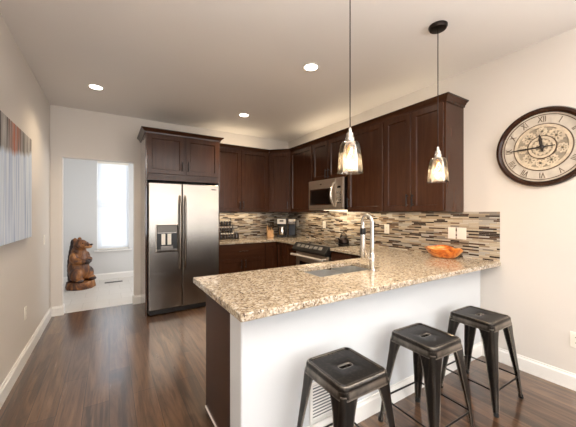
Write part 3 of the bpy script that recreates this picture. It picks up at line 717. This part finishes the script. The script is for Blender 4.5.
ring('chapter_ring', 0.262, 0.268, 0.012, 0.016, 'cink'); ring('chapter_ring', 0.186, 0.194, 0.012, 0.017, 'cink')
ring('inner_ring', 0.165, 0.186, 0.012, 0.020, 'cgold'); ring('inner_ring', 0.088, 0.096, 0.012, 0.022, 'cink'); ring('inner_ring', 0.070, 0.088, 0.012, 0.022, 'cgold')
MB().lathe([(0.0001, 0.0121), (0.166, 0.0121), (0.166, 0.0128), (0.0001, 0.0128)], n=64).build('centre_disc', 'cback', ck)
def gear(cx, cy, r, nt, z0, z1):
    pts = []
    for i in range(nt*4):
        a = 2*PI*i/(nt*4); rr = r if i % 4 < 2 else r*0.86
        pts.append((cx+rr*math.cos(a), cy+rr*math.sin(a)))
    inn = [(cx+r*0.62*math.cos(2*PI*i/(nt*4)), cy+r*0.62*math.sin(2*PI*i/(nt*4))) for i in range(nt*4)]
    m = MB().loft([[(x, y, z0) for x, y in inn], [(x, y, z0) for x, y in pts], [(x, y, z1) for x, y in pts], [(x, y, z1) for x, y in inn]], closed=True)
    for k in range(4):
        a = PI*k/4; dx, dy = math.cos(a)*r*0.66, math.sin(a)*r*0.66; nx, ny = -math.sin(a)*0.005, math.cos(a)*0.005
        m.loft([[(cx-dx+nx, cy-dy+ny, z), (cx+dx+nx, cy+dy+ny, z), (cx+dx-nx, cy+dy-ny, z), (cx-dx-nx, cy-dy-ny, z)] for z in (z0, z1-0.001)])
    return m.build('gear', 'cgold', ck)
gear(0.0, 0.0, 0.066, 14, 0.012, 0.020); gear(0.088, 0.080, 0.060, 14, 0.0126, 0.018); gear(-0.078, -0.090, 0.056, 12, 0.0126, 0.018); gear(0.060, -0.110, 0.048, 12, 0.0126, 0.018); gear(-0.085, 0.088, 0.050, 12, 0.0126, 0.017); gear(0.125, -0.025, 0.040, 10, 0.0126, 0.017); gear(-0.128, 0.0, 0.036, 10, 0.0126, 0.017); gear(0.0, 0.128, 0.038, 10, 0.0126, 0.017); gear(-0.01, -0.130, 0.034, 10, 0.0126, 0.017)
for i, s_ in enumerate(['XII', 'I', 'II', 'III', 'IIII', 'V', 'VI', 'VII', 'VIII', 'IX', 'X', 'XI']):
    cu = bpy.data.curves.new('numeral', 'FONT'); cu.body = s_; cu.size = 0.075; cu.align_x = 'CENTER'; cu.align_y = 'CENTER'; cu.extrude = 0.0015
    tmp = bpy.data.objects.new('tmp', cu); COL.objects.link(tmp); bpy.context.view_layer.update()
    me = bpy.data.meshes.new_from_object(tmp.evaluated_get(bpy.context.evaluated_depsgraph_get())); bpy.data.objects.remove(tmp)
    me.materials.clear(); me.materials.append(M['cink'])
    o = bpy.data.objects.new('numeral', me); COL.objects.link(o); o.parent = ck
    a = PI/2 - i*PI/6; o.location = (0.228*math.cos(a), 0.228*math.sin(a), 0.0135); o.rotation_euler = (0, 0, a-PI/2); o.scale = (0.62, 0.9, 1)
def hand(a, L_, tail, wd, z):
    d = Vector((math.cos(a), math.sin(a), 0)); n = Vector((-d.y, d.x, 0)); P = [d*-tail+n*wd*0.5, d*-tail-n*wd*0.5, d*L_*0.55-n*wd, d*L_, d*L_*0.55+n*wd]
    return MB().loft([[p+Vector((0, 0, zz)) for p in P] for zz in (z, z+0.003)]).build('hand', 'chand', ck)
hand(R(181), 0.235, 0.085, 0.007, 0.026); hand(R(98), 0.115, 0.04, 0.012, 0.0225)
MB().lathe([(0.0001, 0.012), (0.018, 0.012), (0.018, 0.030), (0.012, 0.033), (0.0001, 0.033)], n=24).build('hub', 'chand', ck, smooth=True)

# ------------------------------------------------------------------ painting
def art():
    m = N('snowy_birch_painting'); tc = m.n('ShaderNodeTexCoord'); sp = m.n('ShaderNodeSeparateXYZ'); m.l(tc.outputs['Object'], sp.inputs[0])
    v = m.coord((1, 26, 0.9)); st1 = m.noise(v, 1.0, 4, 0.6, 0.3)
    fine = m.noise(m.coord((1, 70, 1.6)), 1.0, 4, 0.7, 0.2)
    wob = m.noise(m.coord((1, 7, 1.5)), 1.0, 3)
    low = m.ramp(st1, [(0.32, lin((150, 170, 205))), (0.46, lin((204, 218, 238))), (0.62, lin((232, 240, 250)))])
    low = m.mix(m.ramp(fine, [(0.60, (0, 0, 0)), (0.72, (0.6,)*3)]), low, lin((112, 122, 146)))
    up = m.ramp(m.noise(m.coord((1, 30, 0.6)), 1.0, 3, 0.6), [(0.34, lin((46, 40, 40))), (0.44, lin((120, 112, 108))), (0.50, lin((206, 202, 196))), (0.58, lin((134, 126, 120))), (0.68, lin((60, 52, 50)))])
    q1 = m.n('ShaderNodeMath', operation='SUBTRACT'); m.l(sp.outputs['Y'], q1.inputs[0]); q1.inputs[1].default_value = 0.24
    q2 = m.n('ShaderNodeMath', operation='ABSOLUTE'); m.l(q1.outputs[0], q2.inputs[0])
    org = m.mix(1.0, m.ramp(q2.outputs[0], [(0.03, (0.8,)*3), (0.20, (0, 0, 0))]), m.ramp(m.noise(m.coord((1, 20, 3)), 1.0, 3), [(0.40, (0.1,)*3), (0.55, (1, 1, 1))]), 'MULTIPLY')
    up = m.mix(org, up, lin((198, 104, 66)))
    ad = m.n('ShaderNodeMath', operation='MULTIPLY_ADD'); m.l(wob, ad.inputs[0]); ad.inputs[1].default_value = 0.12; m.l(sp.outputs['Z'], ad.inputs[2])
    a2 = m.n('ShaderNodeMath', operation='MULTIPLY_ADD'); m.l(sp.outputs['Y'], a2.inputs[0]); a2.inputs[1].default_value = -0.13; m.l(ad.outputs[0], a2.inputs[2])
    c = m.mix(m.ramp(a2.outputs[0], [(0.70, (0, 0, 0)), (0.75, (1, 1, 1))]), low, up)
    m.set(Base_Color=c, Roughness=0.55); return m.m
pa = thing('canvas_painting', 'wide abstract canvas of bare trees above pale blue white streaks', 'painting', (XL+0.001, 2.76, 1.135))
MB().box((0, -0.80, 0), (0.034, 0.80, 0.915)).build('canvas_sides', 'chand', pa, 0.002)
MB().box((0.0341, -0.798, 0.002), (0.0355, 0.798, 0.913)).build('painted_front', art(), pa)

# ------------------------------------------------------------------ outlets and switches
def plate(name, label, cat, mtx, holes, wd=0.075, hh=0.118, group=None):
    t = bpy.data.objects.new(name, None); COL.objects.link(t); tag(t, label, cat, group); t.matrix_basis = mtx
    MB().box((-wd/2, -hh/2, 0), (wd/2, hh/2, 0.005)).build('cover_plate', 'white_plastic', t, 0.002)
    if holes == 'outlet':
        for yy in (-0.021, 0.021):
            s_ = MB().lathe([(0.0001, 0.005), (0.016, 0.005), (0.016, 0.007), (0.0001, 0.007)], (0, yy, 0), 20).build('receptacle', 'white_plastic', t)
            h = MB()
            for xx in (-0.006, 0.006): h.box((xx-0.0012, yy-0.003, 0.0069), (xx+0.0012, yy+0.005, 0.0075))
            h.cyl((0, yy-0.008, 0.0069), (0, yy-0.008, 0.0075), 0.002, n=8); h.build('slots', 'black', s_)
    else:
        for k in range(holes):
            x = (k-(holes-1)/2)*0.046
            MB().box((x-0.016, -0.033, 0.004), (x+0.016, 0.033, 0.009)).build('rocker', 'white_plastic', t, 0.0015)
    return t
rw = lambda y, z, x=XR: Matrix(((0, 0, -1, x-0.0005), (-1, 0, 0, y), (0, 1, 0, z), (0, 0, 0, 1)))
lw = lambda y, z: Matrix(((0, 0, 1, XL+0.0005), (1, 0, 0, y), (0, 1, 0, z), (0, 0, 0, 1)))
TX = XR-0.010
plate('outlet', 'white outlet low on the right wall below the clock', 'outlet', rw(0.672, 0.385), 'outlet')
plate('switch_plate', 'narrow white plate on the mosaic above the bowl, left of a pair', 'switch', rw(1.605, 1.152, TX), 1)
plate('switch_plate', 'wide white plate on the mosaic above the bowl, right of a pair', 'switch', rw(1.507, 1.152, TX), 2, 0.090)
plate('outlet', 'white outlet on the mosaic just right of the faucet', 'outlet', rw(2.425, 1.155, TX), 'outlet')
plate('outlet', 'white outlet on the mosaic behind the range', 'outlet', rw(3.68, 1.165, TX), 'outlet')
plate('outlet', 'white outlet on the mosaic right of the coffee maker', 'outlet', rw(4.47, 1.165, TX), 'outlet')
plate('switch_plate', 'white switch plate on the left wall near the hall doorway', 'switch', lw(4.40, 1.04), 1)
plate('outlet', 'white outlet low on the left wall', 'outlet', lw(3.50, 0.44), 'outlet')

M['grille_shadow'] = plain('painted_grille_shade', (96, 98, 104), 0.7)  # flat dark backing colour, paints the shade between the louvres
# wall grille behind the first stool
gr = thing('wall_grille', 'white louvred air grille low on the peninsula wall behind a stool', 'vent', (1.125, PY0-0.0005, 0.132))
f = MB(); GH = 0.235
f.box((-0.14, -0.010, 0), (-0.122, 0, GH)).box((0.122, -0.010, 0), (0.14, 0, GH)).box((-0.122, -0.010, 0), (0.122, 0, 0.016)).box((-0.122, -0.010, GH-0.016), (0.122, 0, GH)); f.build('frame', 'trim', gr, 0.002)
f = MB()
for k in range(11): z = 0.022+k*0.0185; f.loft([[(x, -0.009, z), (x, -0.004, z+0.006), (x, -0.003, z+0.006), (x, -0.008, z)] for x in (-0.122, 0.122)])
f.build('louvres', 'trim', gr)
MB().box((-0.122, -0.0012, 0.016), (0.122, 0, GH-0.016)).build('backing', 'grille_shadow', gr)
# hall floor register
fv = thing('floor_register', 'brown metal floor register on the hall tiles below the window', 'vent', (0.075, 6.577, 0.0005))
MB().box((-0.15, -0.05, 0), (0.15, 0.05, 0.004)).build('frame', 'darkmetal', fv, 0.001)
f = MB()
for k in range(17): f.box((-0.135+k*0.016, -0.04, 0.004), (-0.129+k*0.016, 0.04, 0.006))
f.build('louvres', 'black', fv)

# ------------------------------------------------------------------ counter things
# wooden bowl
def bowlwood():
    m = N('orange_burl_wood'); v = m.coord((1, 1, 1.6)); n1 = m.noise(v, 9, 5, 0.6, 1.5)
    c = m.ramp(n1, [(0.30, lin((132, 44, 12))), (0.42, lin((208, 104, 30))), (0.55, lin((232, 150, 66))), (0.72, lin((244, 200, 132)))])
    m.set(Base_Color=c, Roughness=0.28, Coat_Weight=0.4); return m.m
m = MB(); n = 48; loops = []
outer = [(0.085, 0.0), (0.105, 0.004), (0.135, 0.030), (0.160, 0.062), (0.172, 0.082)]
inn = [(0.163, 0.083), (0.150, 0.062), (0.120, 0.030), (0.085, 0.014), (0.02, 0.011)]
for r_, z in outer+inn:
    lp = []
    for i in range(n):
        a = 2*PI*i/n; k = 1+0.06*math.sin(2*a+0.6)+0.04*math.sin(5*a)*(z/0.08)
        lp.append((r_*k*math.cos(a)*0.62, r_*k*math.sin(a)*1.02, z+(0.010*math.sin(3*a+1)+0.008*math.sin(2*a))*(z/0.08)))
    loops.append(lp)
bw = m.loft(loops).build('wooden_bowl', bowlwood(), smooth=True)
bw.scale = (1.12, 1.12, 1.15); bw.location = (2.845, 1.60, CZ1+0.0005); tag(bw, 'orange carved wooden bowl on the counter beside the mosaic wall', 'bowl')
# kettle
kt = thing('kettle', 'small dark kettle standing on the range', 'kettle', (2.83, 3.02, 0.926))
MB().lathe([(0.0001, 0), (0.070, 0), (0.078, 0.012), (0.074, 0.045), (0.055, 0.078), (0.030, 0.090), (0.0001, 0.092)], n=32).build('body', 'darkmetal', kt, smooth=True)
MB().lathe([(0.030, 0.088), (0.030, 0.096), (0.012, 0.100), (0.012, 0.112), (0.0001, 0.114)], n=20).build('lid', 'black', kt, smooth=True)
MB().tube([(-0.0, 0.066*math.cos(PI*k/12), 0.066+0.085*math.sin(PI*k/12)) for k in range(13)], 0.007, 8).build('handle', 'black', kt, smooth=True)
MB().tube([(-0.062, 0, 0.040), (-0.088, 0, 0.062), (-0.100, 0, 0.082)], [0.016, 0.011, 0.009], 10).build('spout', 'darkmetal', kt, smooth=True)
# knife block
M['lightwood'] = plain('light_block_wood', (196, 150, 100), 0.5, var=0.15, scale=20)
kb = thing('knife_block', 'light wood knife block with dark-handled knives left of the coffee maker', 'knife block', (2.50, 4.60, CZ1+0.0005), R(-20))
MB().loft([[(x, -0.075, 0), (x, 0.075, 0), (x, 0.115, 0.17), (x, 0.040, 0.215), (x, -0.060, 0.10)] for x in (-0.052, 0.052)]).build('block', 'lightwood', kb, 0.004)
for i in range(3):
    for j in range(2):
        tt = 0.25+0.42*j; x = -0.030+0.030*i; d = Vector((0, -0.755, 0.656)); b0 = Vector((x, 0.040-0.1*tt, 0.215-0.115*tt)) + d*0.004
        q = thing('kitchen_knife', 'dark-handled kitchen knife standing in the light wood block', 'knife', (0, 0, 0), 0, 'knives in the knife block')
        q.matrix_basis = full(kb) @ Matrix.Translation(b0)
        MB().tube([d*0.0, d*0.05, d*0.115], [0.008, 0.010, 0.009], 8).build('handle', 'black', q, smooth=True)
        MB().cyl(d*0.112, d*0.120, 0.0095, n=8).build('end_cap', 'chrome', q, smooth=True)
# coffee maker
cm = thing('coffee_maker', 'black drip coffee maker with silver control head in the corner', 'coffee maker', (2.715, 4.53, CZ1+0.0005), R(-38))
MB().box((-0.09, -0.10, 0), (0.09, 0.10, 0.035)).build('base', 'black', cm, 0.008)
MB().box((-0.085, 0.02, 0.035), (0.085, 0.10, 0.345)).build('tower', 'black', cm, 0.008)
MB().box((-0.09, -0.095, 0.235), (0.09, 0.02, 0.345)).build('head', 'black', cm, 0.010)
fp = MB().box((-0.082, -0.1, 0.245), (0.082, -0.094, 0.338)).build('control_panel', 'white_plastic', cm, 0.003)
MB().box((-0.035, -0.1025, 0.285), (0.035, -0.099, 0.318)).build('display', 'grey', fp)
cf = MB().lathe([(0.0001, 0), (0.050, 0), (0.060, 0.02), (0.058, 0.09), (0.042, 0.135), (0.046, 0.16), (0.0001, 0.16)], (0, -0.038, 0.0365), 24).build('carafe', 'chrome', cm, smooth=True)
MB().tube([(0.04, -0.09, 0.17), (0.055, -0.125, 0.15), (0.05, -0.12, 0.09), (0.035, -0.085, 0.07)], 0.008, 8).build('handle', 'black', cf, smooth=True)
cg = thing('coffee_grinder', 'slim dark grinder with pale top right of the coffee maker', 'appliance', (2.865, 4.42, CZ1+0.0005), R(-45))
MB().box((-0.065, -0.075, 0), (0.065, 0.075, 0.03)).build('base', 'black', cg, 0.006)
MB().box((-0.058, -0.045, 0.03), (0.058, 0.065, 0.235)).build('body', plain('dark_blue_plastic', (42, 48, 60), 0.25), cg, 0.014)
MB().box((-0.062, -0.062, 0.235), (0.062, 0.068, 0.285)).build('collar', 'steel', cg, 0.008)
MB().box((-0.060, -0.060, 0.286), (0.060, 0.066, 0.335)).build('hopper', 'white_plastic', cg, 0.010)
# countertop rack with bottles
rk = thing('bottle_rack', 'black wire rack full of small dark bottles beside the fridge', 'rack', (1.66, 4.62, CZ1+0.0005))
for x in (-0.12, 0.12):
    m = MB()
    m.tube([(x, -0.09, 0), (x, -0.09, 0.12), (x, 0.0, 0.24), (x, 0.09, 0.36), (x, 0.09, 0)], 0.005, 6)
    m.tube([(x, -0.09, 0.005), (x, 0.09, 0.005)], 0.005, 6); m.tube([(x, -0.0, 0.005), (x, 0.0, 0.24)], 0.004, 6)
    m.build('side_frame', 'black', rk)
tiers = [(-0.055, 0.012), (0.005, 0.115), (0.06, 0.225)]
for yy, zz in tiers:
    m = MB()
    for dy in (-0.028, -0.009, 0.009, 0.028): m.tube([(-0.12, yy+dy, zz), (0.12, yy+dy, zz)], 0.003, 6)
    m.build('shelf', 'black', rk)
M['darkbottle'] = plain('dark_brown_glass', (34, 22, 16), 0.12, Coat_Weight=0.3)
pb = thing('spice_bottle', 'small dark bottle with pale cap in the black wire rack', 'bottle', (0, 0, 0), 0, 'bottles in the wire rack')
MB().lathe([(0.0001, 0), (0.019, 0), (0.020, 0.004), (0.020, 0.055), (0.011, 0.068), (0.011, 0.076), (0.0001, 0.076)], n=16).build('glass_body', 'darkbottle', pb, smooth=True)
MB().lathe([(0.0001, 0.0765), (0.013, 0.0765), (0.013, 0.092), (0.0001, 0.092)], n=16).build('cap', 'white_plastic', pb, smooth=True)
first = True
for yy, zz in tiers:
    for k in range(5):
        loc = (1.66-0.094+k*0.047, 4.62+yy, CZ1+zz+0.004)
        if first: pb.location = loc; first = False
        else: dup(pb, loc)
jr = thing('storage_jar', 'squat dark jar with pale lid on the counter right of the wire rack', 'jar', (1.845, 4.60, CZ1+0.0005))
MB().lathe([(0.0001, 0), (0.040, 0), (0.044, 0.01), (0.042, 0.085), (0.032, 0.105), (0.0001, 0.105)], n=24).build('body', 'darkbottle', jr, smooth=True)
MB().lathe([(0.0001, 0.1055), (0.034, 0.1055), (0.034, 0.122), (0.008, 0.130), (0.008, 0.145), (0.0001, 0.146)], n=24).build('lid', 'grey', jr, smooth=True)

# ------------------------------------------------------------------ carved bear in the hall
def bearwood(name, dark):
    m = N(name); v = m.coord((1, 1, 0.5)); n1 = m.noise(v, 7, 5, 0.65, 1.0)
    if dark: st_ = [(0.3, lin((24, 12, 8))), (0.7, lin((58, 30, 16)))]
    else: st_ = [(0.34, lin((34, 18, 9))), (0.46, lin((88, 48, 18))), (0.60, lin((142, 88, 38))), (0.80, lin((196, 146, 88)))]
    m.set(Base_Color=m.ramp(n1, st_), Roughness=0.5, Coat_Weight=0.1); m.bump(m.noise(m.coord((8, 8, 2)), 4, 3), 0.4, 0.01); return m.m
M['bear'] = bearwood('carved_bear_wood', False); M['beardark'] = bearwood('burnt_bear_wood', True)
M['bearpale'] = plain('pale_carved_wood', (176, 124, 76), 0.45, var=0.2, scale=12)
be = thing('bear_carving', 'carved wooden bear sculpture standing on the hall floor by the window', 'sculpture', (-0.47, 6.43, 0), R(-4))
def blob(name, balls, mat, parent, vox=0.014):
    m = MB()
    for c, r_ in balls: m.ball(c, r_)
    o = m.build(name, mat, parent)
    rm = o.modifiers.new('remesh', 'REMESH'); rm.mode = 'VOXEL'; rm.voxel_size = vox; rm.use_smooth_shade = True
    s_ = o.modifiers.new('smooth', 'SMOOTH'); s_.factor = 0.6; s_.iterations = 5
    par = o.parent; o.parent = None; bpy.context.view_layer.update()
    me = bpy.data.meshes.new_from_object(o.evaluated_get(bpy.context.evaluated_depsgraph_get()))
    o.modifiers.clear(); o.data = me; me.name = name; o.parent = par
    return o
# local frame: bear faces +x/-y; x to its front right
body = blob('body', [((0, 0, 0.34), (0.165, 0.16, 0.24)), ((0.0, 0.01, 0.52), (0.145, 0.14, 0.20)), ((0.0, 0.02, 0.64), (0.12, 0.12, 0.14)),
    ((0.03, -0.02, 0.775), (0.115, 0.115, 0.105)), ((0.125, -0.065, 0.765), (0.075, 0.060, 0.052)), ((0.165, -0.085, 0.762), (0.045, 0.045, 0.040)),
    ((-0.045, -0.055, 0.875), (0.036, 0.026, 0.042)), ((0.0, 0.085, 0.875), (0.036, 0.026, 0.042)),
    ((-0.06, -0.13, 0.56), (0.06, 0.06, 0.10)), ((0.0, -0.165, 0.50), (0.075, 0.05, 0.055)), ((0.075, -0.155, 0.49), (0.07, 0.045, 0.045)),
    ((0.10, 0.12, 0.55), (0.06, 0.06, 0.10)), ((0.15, 0.06, 0.50), (0.055, 0.07, 0.05)),
    ((-0.02, -0.12, 0.25), (0.105, 0.09, 0.13)), ((0.12, 0.07, 0.25), (0.105, 0.09, 0.13)),
    ((0.03, -0.175, 0.165), (0.075, 0.085, 0.045)), ((0.175, 0.03, 0.165), (0.085, 0.07, 0.045))], 'bear', be)
blob('muzzle', [((0.135, -0.072, 0.752), (0.072, 0.055, 0.042)), ((0.175, -0.09, 0.752), (0.044, 0.044, 0.036))], 'bearpale', body, 0.010)
MB().ball((0.205, -0.105, 0.785), (0.024, 0.024, 0.018)).build('nose', 'beardark', body, smooth=True)
for p in ((0.075, -0.115, 0.815), (0.135, 0.01, 0.815)): MB().ball(p, 0.012, 2).build('eye', 'beardark', body, smooth=True)
blob('paws', [((0.135, -0.145, 0.485), (0.045, 0.042, 0.040)), ((0.165, -0.06, 0.485), (0.045, 0.045, 0.040)), ((0.14, -0.10, 0.46), (0.05, 0.05, 0.035))], 'beardark', body, 0.010)
blob('feet', [((0.045, -0.205, 0.150), (0.065, 0.060, 0.036)), ((0.205, 0.0, 0.150), (0.065, 0.060, 0.036))], 'beardark', body, 0.010)
m = MB(); n = 28; loops = []
for z, k in ((0, 1.0), (0.02, 1.03), (0.10, 1.0), (0.125, 0.95)):
    loops.append([((0.215+0.012*math.sin(5*a)+0.008*math.sin(9*a+z*30))*k*math.cos(a)+0.03, (0.215+0.010*math.sin(4*a+1))*k*math.sin(a)-0.03, z) for a in [2*PI*i/n for i in range(n)]])
m.loft(loops).build('log_base', 'bear', be, smooth=True)
blob('trunk_back', [((-0.105-0.02*math.sin(k*0.45), 0.05, 0.16+k*0.08), (0.070-0.004*k, 0.10-0.006*k, 0.085)) for k in range(9)], 'beardark', be, 0.014)
